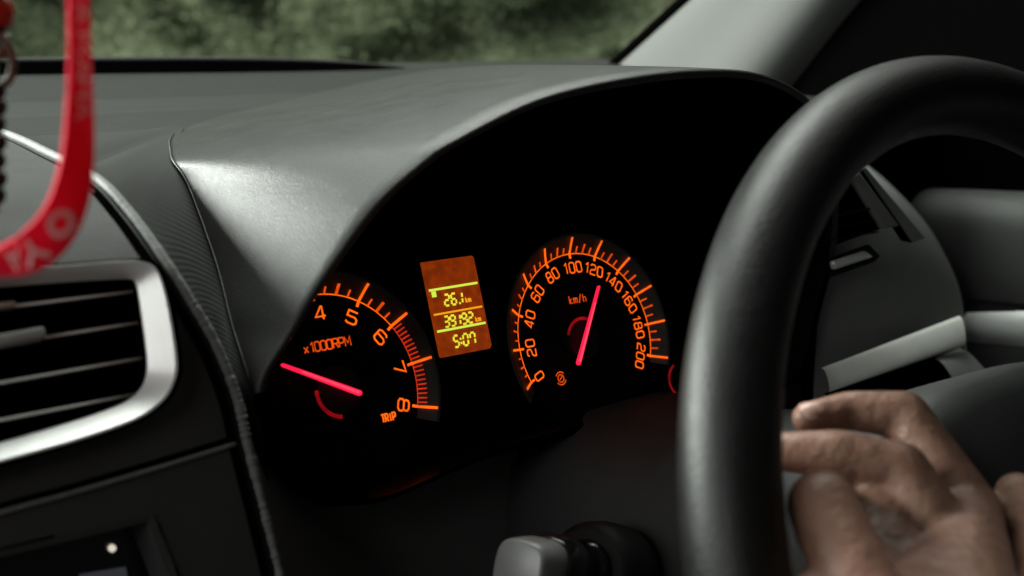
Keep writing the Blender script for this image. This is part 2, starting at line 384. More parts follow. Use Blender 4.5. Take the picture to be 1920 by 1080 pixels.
def fascia():
    hole = [((a + b) / 2)[[0, 2]] for a, b in zip(vo, vi)]
    radio = [(-.46, RO[1][2] + .002), (RO[1][0], RO[1][2]), (RO[2][0], RO[2][2]), (RO[3][0], RO[3][2]), (-.46, RO[3][2])]
    # shrink the radio hole a little so its bezel covers the cut
    us = np.linspace(0, 1, 110); rows = []
    dense = spline(lipF, 170); dl = dense * np.array([-1, 1, 1]) + np.array([2 * X_MID, 0, 0])
    for u in us:
        e = u; P = dense * (1 - e) + dl * e
        rows.append(P)
    V, Fc = grid(rows); V = np.array(V); keep = []
    for f in Fc:
        c = V[list(f)].mean(0)
        if inside(hole, (c[0], c[2])) and c[2] < 0.09: continue
        if inside(radio, (c[0], c[2])): continue
        keep.append(f)
    o = mesh('fascia_panel', V, keep, M['fascia'], dash)
    # edge trim: a rounded bead coloured pale for its highlight, dark groove inside
    bead = spline(lipF + np.array([.0004, -.0006, .0006]), 420); V, Fc = tube(bead, 0.0019 * (1 + 0.22 * rng.uniform(-1, 1, 420) * np.clip(np.linspace(-.6, 1.6, 420), 0, 1)), 10); mesh('fascia_edge', V, Fc, M['edge'], dash)['label'] = 'raised bead along the edge of the fascia, ragged highlight in its pale colour'
    g0 = lipF + np.array([-.0036, -.0008, -.0006]); g1 = lipF + np.array([-.0070, -.0002, -.0008])
    V, Fc = grid([g0 + np.array([0, -.0008, 0.0006]), g0 * .5 + g1 * .5 + np.array([0, .0002, .0006]), g1 + np.array([0, -.0006, .0006])]); mesh('fascia_groove', V, Fc, M['matt'], dash)
    # seam under the vent: its highlight put in as a pale tube
    lz = lipF[:, 2][::-1]; ly = lipF[:, 1][::-1]
    def onF(px, py):
        Y = -.05
        for _ in range(12): P = onY(px, py, Y); Y = float(np.interp(P[2], lz, ly))
        return onY(px, py, Y)
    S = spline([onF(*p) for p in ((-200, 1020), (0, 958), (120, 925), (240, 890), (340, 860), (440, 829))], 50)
    V, Fc = tube(S + np.array([0, -.0006, -.0004]), 0.0011, 8); mesh('seam_highlight', V, Fc, M['edge'], dash)
    V, Fc = tube(S + np.array([0, -.0002, .0016]), 0.0011, 6); mesh('seam_groove', V, Fc, M['matt'], dash)
    return onF
onF = fascia()

# --- lower panel under the cluster and around the column
def lower_panel():
    side = spline(lipF[60:] + np.array([.0015, .002, 0]), 24)
    top = spline([side[0]] + [np.array(BASE[k]) + np.array([0, .0, .004]) for k in (22, 21, 20, 19, 18, 17, 16)] + [np.array((.19, .01, -.06))], 60)
    bot = np.array([side[-1] * (1 - u) + np.array((.20, .0, -.36)) * u for u in np.linspace(0, 1, 60)])
    rows = []
    for i, t in enumerate(np.linspace(0, 1, 24)):
        k = ((1 - np.linspace(0, 1, 60)) ** 5)[:, None]
        P = top * (1 - t) + bot * t + k * (side[i] - side[0] * (1 - t) - side[-1] * t); rows.append(P)
    V, Fc = grid(rows); mesh('lower_panel', V, Fc, M['lower'], dash)
    V, Fc = box((-.195, .10, -.20), (.65, 0, 0), (0, .004, 0), (0, 0, .296)); mesh('leak_blocker', V, Fc, M['matt'], dash, False)  # black sheet added behind the panels, stops light leaking through gaps
lower_panel()

# --- right end of the dashboard with its silver strip
def end_panel():
    Lc = spline([np.array((.178, .03, .098)), np.array((.185, .0, .07)), np.array((.18, -.012, .03)), np.array((.172, -.014, -.01)), np.array((.168, -.016, -.05)), np.array((.165, -.02, -.10)), np.array((.165, -.02, -.2))], 40)
    Rc = spline([onY(1600, 285, .07), onY(1680, 355, .05), onY(1738, 420, .035), onY(1778, 490, .025), onY(1800, 545, .02), onY(1808, 600, .015), onY(1815, 700, .01), onY(1820, 900, .0)], 40)
    rows = []
    for t in np.linspace(0, 1, 22):
        P = Lc * (1 - t) + Rc * t; P[:, 1] -= 0.012 * np.sin(np.pi * t) ** 0.8; rows.append(P)
    for k in range(1, 6):
        P = Rc + np.array([.004 * math.sin(k * .3), .008 * k, 0]); rows.append(P)
    V, Fc = grid(rows); mesh('end_panel', V, Fc, principled('end_plastic', (.22, .225, .22), .6, spec=.3, bump=.6, bscale=1300, var=.15, vscale=40), dash)
    # silver strip, a rounded bar
    def bar(name, q, Ys, m, th):
        q = [onY(x, y, Y) for (x, y), Y in zip(q, Ys)]
        A, B, Cc, D = map(np.array, q); rows = []
        for t in np.linspace(0, 1, 12):
            P, Q = A * (1 - t) + B * t, D * (1 - t) + Cc * t
            rows.append([P * (1 - s) + Q * s + np.array([0, -th * math.sin(math.pi * s) ** 0.3, 0]) for s in np.linspace(0, 1, 21)])
        V, Fc = grid(rows); mesh(name, V, Fc, m, dash)
    bar('silver_strip', [(1540, 690), (1798, 592), (1806, 648), (1550, 737)], [-.036, -.016, -.026, -.046], M['strip_silver'], .003)
    bar('black_channel', [(1545, 738), (1806, 649), (1812, 760), (1550, 790)], [-.032, -.012, -.012, -.032], M['matt'], .002)  # matt black bar below the silver strip
    bar('handle_piece', [(1752, 672), (1800, 652), (1872, 735), (1790, 745)], [-.030, -.020, -.03, -.04], M['trim'], .006)  # handle-like piece at the end of the dashboard
end_panel()

# ================================================================== centre air vent
vent = thing('air_vent', 'rectangular centre air vent with a broad silver frame and black slats', 'air vent')
def center_vent():
    mid = vo * .25 + vi * .75
    rows = [vo - VN * .014, vo + VN * .0010, vo * .96 + vi * .04 + VN * .0018, vo * .86 + vi * .14 + VN * .0018, vi * .96 + vo * .04 - VN * .0040, vi - VN * .0048]
    V, Fc = grid(rows, closed_u=True); o = mesh('frame', V, Fc, M['silver'], vent); o.modifiers.new('split', 'EDGE_SPLIT').split_angle = math.radians(24)
    # dark gap round the frame
    o = vo - np.array([VCX, 0, 0]); c = vo.mean(0)
    out = [vo + (vo - c) / np.linalg.norm(vo - c, axis=1)[:, None] * k + VN * h for k, h in ((.0, .0006), (.0010, .0009), (.0020, .0006))]
    V, Fc = grid(out, closed_u=True); mesh('gap', V, Fc, M['matt'], vent)
    L = vi - VN * .024; V = np.concatenate([L, [L.mean(0)]]); n = len(L)
    mesh('duct', V, [(i, (i + 1) % n, n) for i in range(n)], M['matt'], vent, smooth=False)
    inner = [vi - VN * .0046, vi - VN * .0245]; V, Fc = grid(inner, closed_u=True); mesh('duct_wall', V, Fc, M['matt'], vent)
    ends = [((20, 575), (262, 545)), ((82, 633), (272, 603)), ((0, 718), (278, 669)), ((0, 788), (266, 737))]
    up = np.array([0, 0.352, 0.936])
    for (p, q) in ends:
        a, b = vpt(*p, off=-.008), vpt(*q, off=-.008)
        d = (b - a) / np.linalg.norm(b - a); b = b + d * .001; a = b - d * .150 * 1
        a = np.array([2 * VCX - b[0], a[1], a[2]])
        a = b + (vpt(*p, off=-.008) - b) * ((a[0] - b[0]) / (vpt(*p, off=-.008)[0] - b[0]))
        c = (a + b) / 2 - VN * .008 + up * -.0006
        V, Fc = box(c, (b - a) / 2, VN * .008, up * .0006 + VN * -.0)
        bevel(mesh('slat', V, Fc, M['slat'], vent, False), .0004, 2)
        V, Fc = tube([a + (b - a) * k for k in np.linspace(0, 1, 8)], .00055, 8); mesh('slat_highlight', V, Fc, M['strip_silver'], vent)  # pale tube stands in for the highlight on the black slat's front
    a, b = vpt(-60, 652, off=-.004), vpt(80, 626, off=-.004)
    V, Fc = box((a + b) / 2, (b - a) / 2, VN * .004, up * .0022); bevel(mesh('slide_tab', V, Fc, M['trim'], vent, False), .0009, 2)
    a, b = vpt(-60, 583, off=-.004), vpt(26, 572, off=-.004)
    V, Fc = box((a + b) / 2, (b - a) / 2, VN * .003, up * .0010); bevel(mesh('slide_tab', V, Fc, principled('tan_tab', (.30, .27, .20), .5), vent, False), .0005, 2)
center_vent()

# ================================================================== radio
radio = thing('radio', 'black car radio set into a recess below the air vent', 'radio')
def build_radio():
    a, b, c = RO[1], RO[2], RO[3]
    n = np.array([0, -0.98, 0.19]); back = np.array([0, .014, 0])
    # recess wall on the right side and along the top
    top_l = np.array([-.46, a[1], a[2] + .002])
    path = [top_l, a * .92 + top_l * .08 + np.array([0, 0, 0]), a, b, c]
    P = np.array([top_l, a, a, b, c], float)
    rows = [P + np.array([0, -.0012, 0]), P + np.array([-.0022, -.0012, -.0022]), P + back + np.array([-.004, 0, -.004])]
    V, Fc = grid(rows); mesh('bezel', V, Fc, M['fascia'], radio, False)
    q = [np.array([-.46, .0, a[2] + .006]) + back * 0, a + np.array([.003, 0, .003]), c + np.array([.003, 0, 0]), np.array([-.46, 0, c[2]])]
    y0 = a[1] + .013
    for p in q: p[1] = y0
    V, Fc = slab(q, n, .01); mesh('front_panel', V, Fc, M['gloss'], radio, False)
    p = onY(210, 1028, y0 - .001)
    t = np.linspace(0, 2 * np.pi, 16, endpoint=False)
    V, Fc = slab([p + np.array([.0013 * math.cos(k), -.0006, .0013 * math.sin(k)]) for k in t], (0, -1, 0), .0012); mesh('indicator_lamp', V, Fc, M['led'], radio)
    s = [onY(x, y, y0 - .0012) for x, y in ((150, 1078), (236, 1064), (246, 1120), (150, 1135))]
    V, Fc = slab(s, (0, -1, 0), .0008); mesh('small_screen', V, Fc, M['lcdgrey'], radio, False)
build_radio()

# ================================================================== side air vent (by the door)
sv = thing('side_air_vent', 'side air vent by the door with slanted satin trims and a chrome tab', 'air vent')
def side_vent():
    def plate(name, pix, Ys, m, th=.004, bv=.0012):
        L = [onY(x, y, Y) for (x, y), Y in zip(pix, Ys)]
        nr = np.cross(L[1] - L[0], L[2] - L[0]); nr /= np.linalg.norm(nr)
        if nr[1] > 0: nr = -nr
        V, Fc = slab(L, nr, th); return bevel(mesh(name, V, Fc, m, sv, False), bv, 3)
    plate('opening', [(1540, 360), (1602, 325), (1656, 428), (1560, 462), (1530, 452)], [-.022] * 5, M['matt'], .004, .0005)
    plate('inner_trim', [(1597, 333), (1612, 322), (1688, 424), (1657, 430)], [-.027] * 4, M['trim'], .004)
    plate('outer_trim', [(1613, 317), (1624, 312), (1738, 447), (1712, 456)], [-.024] * 4, M['trim'], .004)
    plate('trim_gap', [(1609, 322), (1616, 316), (1712, 456), (1694, 452)], [-.0245, -.0245, -.0235, -.0235], M['matt'], .002, .0003)
    for k in range(3):
        y = 395 + 22 * k
        plate('slat', [(1560 - 8 * k, y + 12), (1632 + 8 * k, y - 6), (1632 + 8 * k, y - 3), (1560 - 8 * k, y + 15)], [-.0265] * 4, M['slat'], .001, .0002)
    plate('tab_recess', [(1556, 487), (1632, 459), (1652, 480), (1640, 492), (1560, 520)], [-.0265] * 5, M['slat'], .003, .0008)
    plate('chrome_tab', [(1564, 491), (1626, 471), (1641, 482), (1566, 507)], [-.030] * 4, M['silver'], .004, .0016)
side_vent()

# ================================================================== instrument cluster
TAU = math.radians(18.59); CU = np.array([1.0, 0, 0]); CV = np.array([0, math.sin(TAU), math.cos(TAU)]); CN = np.array([0, -math.cos(TAU), math.sin(TAU)])
def cl(u, v, wv=0.0): return CU * u + CV * v + CN * wv
def clpix(px, py, wv=0.0):
    P = onP(px, py, CN * wv, CN); return np.array([P @ CU, P @ CV])
cluster = thing('instrument_cluster', 'black instrument cluster with glowing orange dials and amber display', 'instrument cluster')
c = np.mean(hood_back, 0); V = [c + (p - c) * 1.03 for p in hood_back]; V.append(c); n = len(hood_back)
V = [np.array([p[0], 0.0165 + p[2] * .336, p[2]]) for p in V]
mesh('face_plate', V, [(i, (i + 1) % n, n) for i in range(n)], M['matt'], cluster, False)

def stroke(poly, wd, closed=False):
    P = np.array(poly, float); n = len(P); L, R = [], []
    for i in range(n):
        if closed: a, b = P[i] - P[i - 1], P[(i + 1) % n] - P[i]
        else: a = P[i] - P[i - 1] if i else P[1] - P[0]; b = P[i + 1] - P[i] if i < n - 1 else P[i] - P[i - 1]
        a = a / np.linalg.norm(a); b = b / np.linalg.norm(b); na, nb = np.array([-a[1], a[0]]), np.array([-b[1], b[0]])
        m = na + nb; m = m / max(np.linalg.norm(m), 1e-6); k = min(1 / max(m @ na, 0.5), 1.6)
        L.append(P[i] + m * wd / 2 * k); R.append(P[i] - m * wd / 2 * k)
    V = L + R; Fc = [(i, (i + 1) % n, (i + 1) % n + n, i + n) for i in range(n if closed else n - 1)]
    return V, Fc
RR = [(.22, 0), (.78, 0), (1, .2), (1, 1.3), (.78, 1.5), (.22, 1.5), (0, 1.3), (0, .2)]
GL = {  # wide square-cornered strokes, width 1, height 1.5; True = closed loop
 '0': [(RR, True)], '1': [([(.25, 1.15), (.62, 1.5), (.62, 0)], False)],
 '2': [([(0, 1.25), (.22, 1.5), (.78, 1.5), (1, 1.3), (1, .95), (.82, .78), (.2, .66), (0, .45), (0, 0), (1, 0)], False)],
 '3': [([(0, 1.5), (1, 1.5), (.5, .85), (.8, .85), (1, .6), (1, .2), (.78, 0), (.2, 0), (0, .2)], False)],
 '4': [([(.95, .38), (0, .38), (.62, 1.5), (.72, 1.5), (.72, 0)], False)],
 '5': [([(.95, 1.5), (.08, 1.5), (.04, .85), (.8, .85), (1, .65), (1, .2), (.78, 0), (.2, 0), (0, .18)], False)],
 '6': [([(.95, 1.3), (.78, 1.5), (.22, 1.5), (0, 1.3), (0, .2), (.22, 0), (.78, 0), (1, .2), (1, .65), (.8, .85), (.05, .85)], False)],
 '7': [([(0, 1.5), (1, 1.5), (.4, 0)], False)],
 '8': [([(.22, 0), (.78, 0), (1, .2), (1, .6), (.82, .78), (.18, .78), (0, .6), (0, .2)], True), ([(.18, .78), (.06, .95), (.06, 1.3), (.25, 1.5), (.75, 1.5), (.94, 1.3), (.94, .95), (.82, .78)], False)],
 'x': [([(.1, .95), (.9, 0)], False), ([(.9, .95), (.1, 0)], False)],
 'R': [([(0, 0), (0, 1.5), (.78, 1.5), (1, 1.3), (1, .9), (.78, .7), (0, .7)], False), ([(.55, .7), (1, 0)], False)],
 'P': [([(0, 0), (0, 1.5), (.78, 1.5), (1, 1.3), (1, .85), (.78, .65), (0, .65)], False)],
 'M': [([(0, 0), (0, 1.5), (.55, .5), (1.1, 1.5), (1.1, 0)], False)],
 'T': [([(0, 1.5), (1, 1.5)], False), ([(.5, 1.5), (.5, 0)], False)],
 'I': [([(.5, 1.5), (.5, 0)], False)],
 'k': [([(.1, 1.5), (.1, 0)], False), ([(.8, .95), (.12, .45), (.9, 0)], False)],
 'm': [([(0, 0), (0, .95), (.95, .95), (1.1, .8), (1.1, 0)], False), ([(.55, .95), (.55, 0)], False)],
 'h': [([(.1, 1.5), (.1, 0)], False), ([(.1, .9), (.75, .9), (.9, .75), (.9, 0)], False)],
 '/': [([(.1, -.1), (.9, 1.6)], False)],
 'A': [([(0, 0), (.5, 1.5), (1, 0)], False), ([(.2, .5), (.8, .5)], False)],
 'V': [([(0, 1.5), (.5, 0), (1, 1.5)], False)],
 'H': [([(0, 0), (0, 1.5)], False), ([(1, 0), (1, 1.5)], False), ([(0, .75), (1, .75)], False)],
 'Y': [([(0, 1.5), (.5, .7), (1, 1.5)], False), ([(.5, .7), (.5, 0)], False)],
 'N': [([(0, 0), (0, 1.5), (1, 0), (1, 1.5)], False)],
}
def text2d(s, h, wd, wk=1.0, gap=0.42):
    """flat strokes of a string centred on the origin, height h"""
    k = h / 1.5; parts = []; x = 0
    for ch in s:
        cw = 1.1 if ch in 'Mm' else (0.8 if ch == '1' else 1.0)
        for poly, cl_ in GL[ch]:
            v, f = stroke([((p[0] + x) * k * wk, (p[1] - .75) * k) for p in poly], wd, cl_); parts.append((v, f))
        x += cw + gap
    tot = (x - gap) * k * wk
    parts = [([(p[0] - tot / 2, p[1]) for p in v], f) for v, f in parts]
    return merge(parts)
def put2d(name, vf, org, ang, wv, m, parent, U=None):
    ca, sa = math.cos(ang), math.sin(ang)
    V = [cl(org[0] + p[0] * ca - p[1] * sa, org[1] + p[0] * sa + p[1] * ca, wv) for p in vf[0]]
    return mesh(name, V, vf[1], m, parent, False)
def disc(c, r, wv, n=64, rv=1.0):
    t = np.linspace(0, 2 * np.pi, n, endpoint=False)
    return [cl(c[0] + r * math.cos(k), c[1] + r * rv * math.sin(k), wv) for k in t]
CONE_L, CONE_W = .0072, .0048
def dial_base(name, c, r, label):
    L = disc(c, r + .0005, .0004); V, Fc = slab(L, CN, .0006); d = mesh(name, V, Fc, M['dial'], cluster, False); d['label'] = label
    rows = []; A = np.linspace(math.radians(-25), math.radians(208), 90)
    for e in np.linspace(0, 1, 8): rows.append([cl(c[0] + (r + .0006 + (CONE_L + .0015) * e) * math.cos(a), c[1] + (r + .0006 + (CONE_L + .0015) * e) * math.sin(a), .0002 + CONE_W * 1.15 * e ** 1.1) for a in A])
    rows.append([cl(c[0] + (r + .0028 + CONE_L) * math.cos(a), c[1] + (r + .0028 + CONE_L) * math.sin(a), CONE_W * 1.1) for a in A])
    V, Fc = grid(rows); mesh('dial_ring', V, Fc, M['cone'], d)
    return d
def tick(name, c, r, ang, rin, frac, wd, m, parent):
    """bar that lies on the dial from rin to r and climbs the sloping ring by frac"""
    e = np.array([math.cos(ang), math.sin(ang)]); t = np.array([-e[1], e[0]]) * wd / 2; c = np.array(c)
    pts = [(rin, .0009), (r, .0009)] if rin < r else [(r, .0009)]
    for s in (0.5, 1.0): pts.append((r + .0006 + CONE_L * frac * s, .0010 + CONE_W * frac * s))
    V = []
    for rr, wv in pts:
        p = c + e * rr; V += [cl(*(p + t), wv), cl(*(p - t), wv)]
    V += [v + CN * .0004 for v in V]; k = len(pts); Fc = []
    for i in range(k - 1):
        a, b = 2 * i, 2 * i + 2; o = 2 * k
        Fc += [(o + a, o + a + 1, o + b + 1, o + b), (a, b, b + 1, a + 1), (a, o + a, o + b, b), (a + 1, b + 1, o + b + 1, o + a + 1)]
    Fc += [(0, 1, 2 * k + 1, 2 * k), (2 * k - 2, 4 * k - 2, 4 * k - 1, 2 * k - 1)]
    return mesh(name, V, Fc, m, parent, False)
def arc(name, c, r, a0, a1, wd, wv, m, parent, n=60):
    A = np.linspace(a0, a1, n)
    V, Fc = stroke([(c[0] + r * math.cos(k), c[1] + r * math.sin(k)) for k in A], wd)
    return mesh(name, [cl(p[0], p[1], wv) for p in V], Fc, m, parent, False)
def needle(c, tip, tail, w0, w1, parent, wv):
    tip, tail = np.array(tip), np.array(tail); d = (tip - tail) / np.linalg.norm(tip - tail); t = np.array([-d[1], d[0]])
    for nm, k, m, h in (('needle', 1.0, M['needle'], 0), ('needle_core', .42, M['needlecore'], .0005)):
        a, b = tail + d * .002 * (1 - k), tip - d * .016 * (1 - k)
        loop = [a - t * w0 * k, b - t * w1 * k, b + d * w1 * k, b + t * w1 * k, a + t * w0 * k, a + t * w0 * k * .5 - d * w0 * .7 * k, a - t * w0 * k * .5 - d * w0 * .7 * k]
        V, Fc = slab([cl(p[0], p[1], wv + h) for p in loop], CN, .0012); mesh(nm, V, Fc, m, parent, False)

# speedometer
DT = math.radians(22.19); sc = (0.0, 0.0); SR = .044
spd = dial_base('speedometer', sc, SR, 'round speedometer dial marked 0 to 200')
def sang(s): return math.pi / 2 + (100 - s) / 20 * DT
arc('scale_line', sc, SR, sang(-1), sang(201), .00055, .0010, M['orange'], spd, 120)
for s in range(0, 201, 5):
    if s % 20 == 0: tick('tick', sc, SR, sang(s), SR - .0024, 1.0, .00108, M['orange'], spd)
    else: tick('minor_tick', sc, SR, sang(s), SR, .55 if s % 10 == 0 else .38, .0007 if s % 10 else .00085, M['orange_dim'], spd)
for s in range(0, 201, 20):
    a = sang(s) - (math.radians(2.5) if s == 200 else 0); r = SR - (.0072 if s >= 100 else .0068)
    if s == 0: r = SR - .0060
    put2d('numeral', text2d(str(s), .0053, .00075, .94), (r * math.cos(a), r * math.sin(a)), a - math.pi / 2, .0012, M['orange'], spd)
put2d('unit_text', text2d('km/h', .0040, .00055, .80), clpix(1080, 561), 0, .0012, M['orange_dim'], spd)
needle(sc, clpix(1124, 537, .009), clpix(1086, 681, .009), .0012, .0006, spd, .009)
hubc = clpix(1094, 637, .004)
V, Fc = slab(disc(hubc, .0100, .005, 40), CN, .004); mesh('needle_hub', V, Fc, M['black'], spd, False)
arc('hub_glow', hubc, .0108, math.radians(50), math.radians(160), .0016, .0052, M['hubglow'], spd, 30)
# small warning lamp: circle with brackets
wl = clpix(1049, 710)
parts = [stroke([(.0019 * math.cos(k), .0019 * math.sin(k)) for k in np.linspace(0, 2 * np.pi, 14, endpoint=False)], .0006, True),
         stroke([(.0032 * math.cos(k), .0032 * math.sin(k)) for k in np.linspace(.6, 2.5, 8)], .0006), stroke([(.0032 * math.cos(k), .0032 * math.sin(k)) for k in np.linspace(3.6, 5.8, 8)], .0006),
         stroke([(-.001, -.0006), (.0012, .0008)], .0006)]
put2d('warning_lamp', merge(parts), wl, math.radians(8), .0012, M['orange_dim'], spd)

# tachometer
tcn = (-.1504, -.0016); TR = .0438
tac = dial_base('tachometer', tcn, TR, 'round tachometer dial half hidden by the hood edge')
def tang(s): return math.radians(34.14) - (s - 6) * math.radians(26.17) + max(0, 5 - s) * math.radians(4.5)
arc('scale_line', tcn, TR, tang(3.82), tang(6), .00055, .0010, M['orange'], tac, 90)
arc('scale_line', tcn, TR, tang(6), tang(8.02), .00055, .0010, M['redtick'], tac, 40)
for s in range(3, 9):
    tick('tick', tcn, TR, tang(s), TR - .0027, 1.0, .0012, M['orange'], tac)
    if s < 6:
        for k in (.25, .5, .75): tick('minor_tick', tcn, TR, tang(s + k), TR, .55 if k == .5 else .35, .0013 if k == .5 else .0008, M['orange_dim'], tac)
    elif s < 8:
        for k in range(1, 10): tick('minor_tick', tcn, TR, tang(s + k / 10), TR, .42, .0006, M['redtick'], tac)
    if s >= 3:
        r = TR - .0098; a = tang(s)
        pos = {4: (598, 588), 5: (657, 596), 6: (711, 633), 7: (746, 690), 8: (754, 760)}.get(s)
        p = clpix(*pos) if pos else np.array((tcn[0] + r * math.cos(a), tcn[1] + r * math.sin(a)))
        put2d('numeral', text2d(str(s), .0057, .00088, 1.4), p, a - math.pi / 2 if s > 3 else 0, .0012, M['orange'], tac)
put2d('unit_text', text2d('x1000RPM', .0041, .00064, .92, .22), clpix(611, 647), 0, .0012, M['orange_dim'], tac)
put2d('trip_text', text2d('TRIP', .0034, .0008, .66, .3), clpix(726, 783), 0, .0012, M['orange'], tac)
needle(tcn, clpix(531, 684, .009), clpix(676, 737, .009), .0012, .0007, tac, .009)
hubc = clpix(636, 731, .004)
V, Fc = slab(disc(hubc, .0108, .005, 40), CN, .004); mesh('needle_hub', V, Fc, M['black'], tac, False)
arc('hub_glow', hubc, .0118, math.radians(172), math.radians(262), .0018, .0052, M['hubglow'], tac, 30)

# fuel gauge, mostly behind the wheel rim
fc = clpix(1290, 705); V, Fc = slab(disc(fc, .020, .0008, 40), CN, .0006); fg = mesh('fuel_gauge', V, Fc, M['dial'], cluster, False)
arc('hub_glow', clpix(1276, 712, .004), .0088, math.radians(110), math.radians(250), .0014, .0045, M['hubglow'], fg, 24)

# display
dc = (-.0756, .0272); DW, DH = .0153, .0228
loop = [cl(dc[0] + x * DW, dc[1] + y * DH, .0010) for x, y in ((-.96, -1), (.92, -1), (1, -.93), (1, .96), (.93, 1), (-1, 1), (-1, -.97))]
V, Fc = slab(loop, CN, .0012); dsp = mesh('display', V, Fc, M['screen'], cluster, False); dsp['label'] = 'amber screen with odometer, trip and clock'
def dpt(fx, fy): return np.array((dc[0] + (2 * fx - 1) * DW, dc[1] + (1 - 2 * fy) * DH))
for fy, m, wd in ((.30, M['lcdline'], .0011), (.555, M['lcdorange'], .0009), (.73, M['lcdline'], .0011)):
    a, b = dpt(.02, fy), dpt(.96, fy - .005); vf = stroke([a, b], wd); mesh('divider_line', [cl(p[0], p[1], .0015) for p in vf[0]], vf[1], m, dsp, False)
a = dpt(.10, .345); vf = stroke([a - (.0013, 0), a + (.0013, 0)], .0028); mesh('segment_mark', [cl(p[0], p[1], .0015) for p in vf[0]], vf[1], M['lcdline'], dsp, False)
SEG = {'0': 'abcdef', '1': 'bc', '2': 'abged', '3': 'abgcd', '5': 'afgcd', '6': 'afgedc', '7': 'abcf', '9': 'abgfcd'}
def seg_digit(ch, org, wd, h, th, m):
    X, Y = wd, h / 2; g = th * .35
    S = {'a': ((g, h), (X - g, h)), 'g': ((g, Y), (X - g, Y)), 'd': ((g, 0), (X - g, 0)), 'f': ((0, Y + g), (0, h - g)), 'b': ((X, Y + g), (X, h - g)), 'e': ((0, g), (0, Y - g)), 'c': ((X, g), (X, Y - g))}
    parts = [stroke([(p[0] + p[1] * .10, p[1]) for p in S[k]], th) for k in SEG[ch]]
    V, Fc = merge(parts); mesh('digit', [cl(org[0] + p[0], org[1] + p[1] - h / 2, .0015) for p in V], Fc, m, dsp, False)
def lcd_row(items, fy, h):
    for ch, fx in items: seg_digit(ch, dpt(fx, fy), .0027, h, .00100, M['lcd'])
def lcd_dot(name, fx, fy):
    p = dpt(fx, fy); vf = stroke([p - (.0005, 0), p + (.0005, 0)], .0010); mesh(name, [cl(q[0], q[1], .0015) for q in vf[0]], vf[1], M['lcd'], dsp, False)
lcd_row([('2', .265), ('6', .395), ('1', .515)], .425, .0052); lcd_dot('decimal_point', .55, .478)
lcd_row([('3', .18), ('9', .30), ('1', .395), ('9', .52), ('2', .64)], .645, .0049)
lcd_row([('5', .285), ('0', .465), ('7', .60)], .862, .0054)
lcd_dot('colon_dot', .425, .845); lcd_dot('colon_dot', .425, .888)
for fx, fy in ((.715, .455), (.83, .672)):
    put2d('unit_text', text2d('km', .0024, .0006, .80, .3), dpt(fx, fy), 0, .0015, M['lcdorange'], dsp)

# ================================================================== steering column and stalk
WC = np.array([.0192, -.2562, -.0359]); PH = .4374
WN = np.array([0, -math.cos(PH), math.sin(PH)]); WE1 = np.array([1.0, 0, 0]); WE2 = np.cross(WN, WE1)
def wl_(u, v, k=0.0): return WC + WE1 * u + WE2 * v + WN * k
col = thing('steering_column', 'grey plastic steering column shroud behind the wheel', 'steering column')
def column():
    rows = []; t = np.linspace(0, 2 * np.pi, 40, endpoint=False)
    for k, su, sv_, dv in ((-.03, .050, .050, 0), (-.045, .062, .060, 0), (-.10, .066, .066, .004), (-.16, .070, .074, .010), (-.22, .076, .086, .020), (-.27, .078, .09, .025)):
        rows.append([wl_(su * np.sign(math.cos(a)) * abs(math.cos(a)) ** .6, dv + sv_ * np.sign(math.sin(a)) * abs(math.sin(a)) ** .6, k) for a in t])
    V, Fc = grid(rows, closed_u=True); Fc.append(tuple(range(39, -1, -1))); mesh('shroud', V, Fc, M['column'], col)
column()
stalk = thing('wiper_stalk', 'black control stalk with a silver end cap beside the steering column', 'control stalk')
def build_stalk():
    A = onY(985, 1066, -.115); B = onY(1195, 1072, -.085)           # tip end and root
    d = (B - A) / np.linalg.norm(B - A)
    def rev(name, prof, m, flat=1.0):
        n1 = np.cross(d, np.array([0, 0, 1.0])); n1 /= np.linalg.norm(n1); n2 = np.cross(n1, d); t = np.linspace(0, 2 * np.pi, 32, endpoint=False)
        ex = .62 if name == 'end_cap' else (.8 if name == 'stalk_body' else 1.0)
        cc, ss = np.sign(np.cos(t)) * np.abs(np.cos(t)) ** ex, np.sign(np.sin(t)) * np.abs(np.sin(t)) ** ex
        rows = [A + d * s + r * (cc[:, None] * n1 * flat + ss[:, None] * n2) for s, r in prof]
        V, Fc = grid(rows, closed_u=True); Fc += [tuple(range(31, -1, -1)), tuple(range((len(prof) - 1) * 32, len(prof) * 32))]
        return mesh(name, V, Fc, m, stalk)
    rev('end_cap', [(-.0064, .0093), (-.0060, .0103), (-.0050, .0108), (-.001, .0113), (.005, .0119), (.0105, .0122), (.0112, .0116)], principled('cap_grey', (.24, .24, .24), .38, metal=.2, var=.1, vscale=200))
    rev('stalk_body', [(.0108, .0128), (.0125, .0137), (.020, .0142), (.027, .0138), (.032, .0122), (.037, .0100), (.046, .0092), (.058, .0090)], M['gloss'])
    rev('collar', [(.044, .0100), (.0455, .0125), (.047, .0128), (.0485, .0125), (.049, .0108), (.0505, .0140), (.052, .0146), (.0535, .0140), (.054, .0120)], M['gloss'])
    rev('boot', [(.050, .0165), (.052, .0192), (.056, .0205), (.066, .0210), (.08, .0200)], M['black'])
build_stalk()

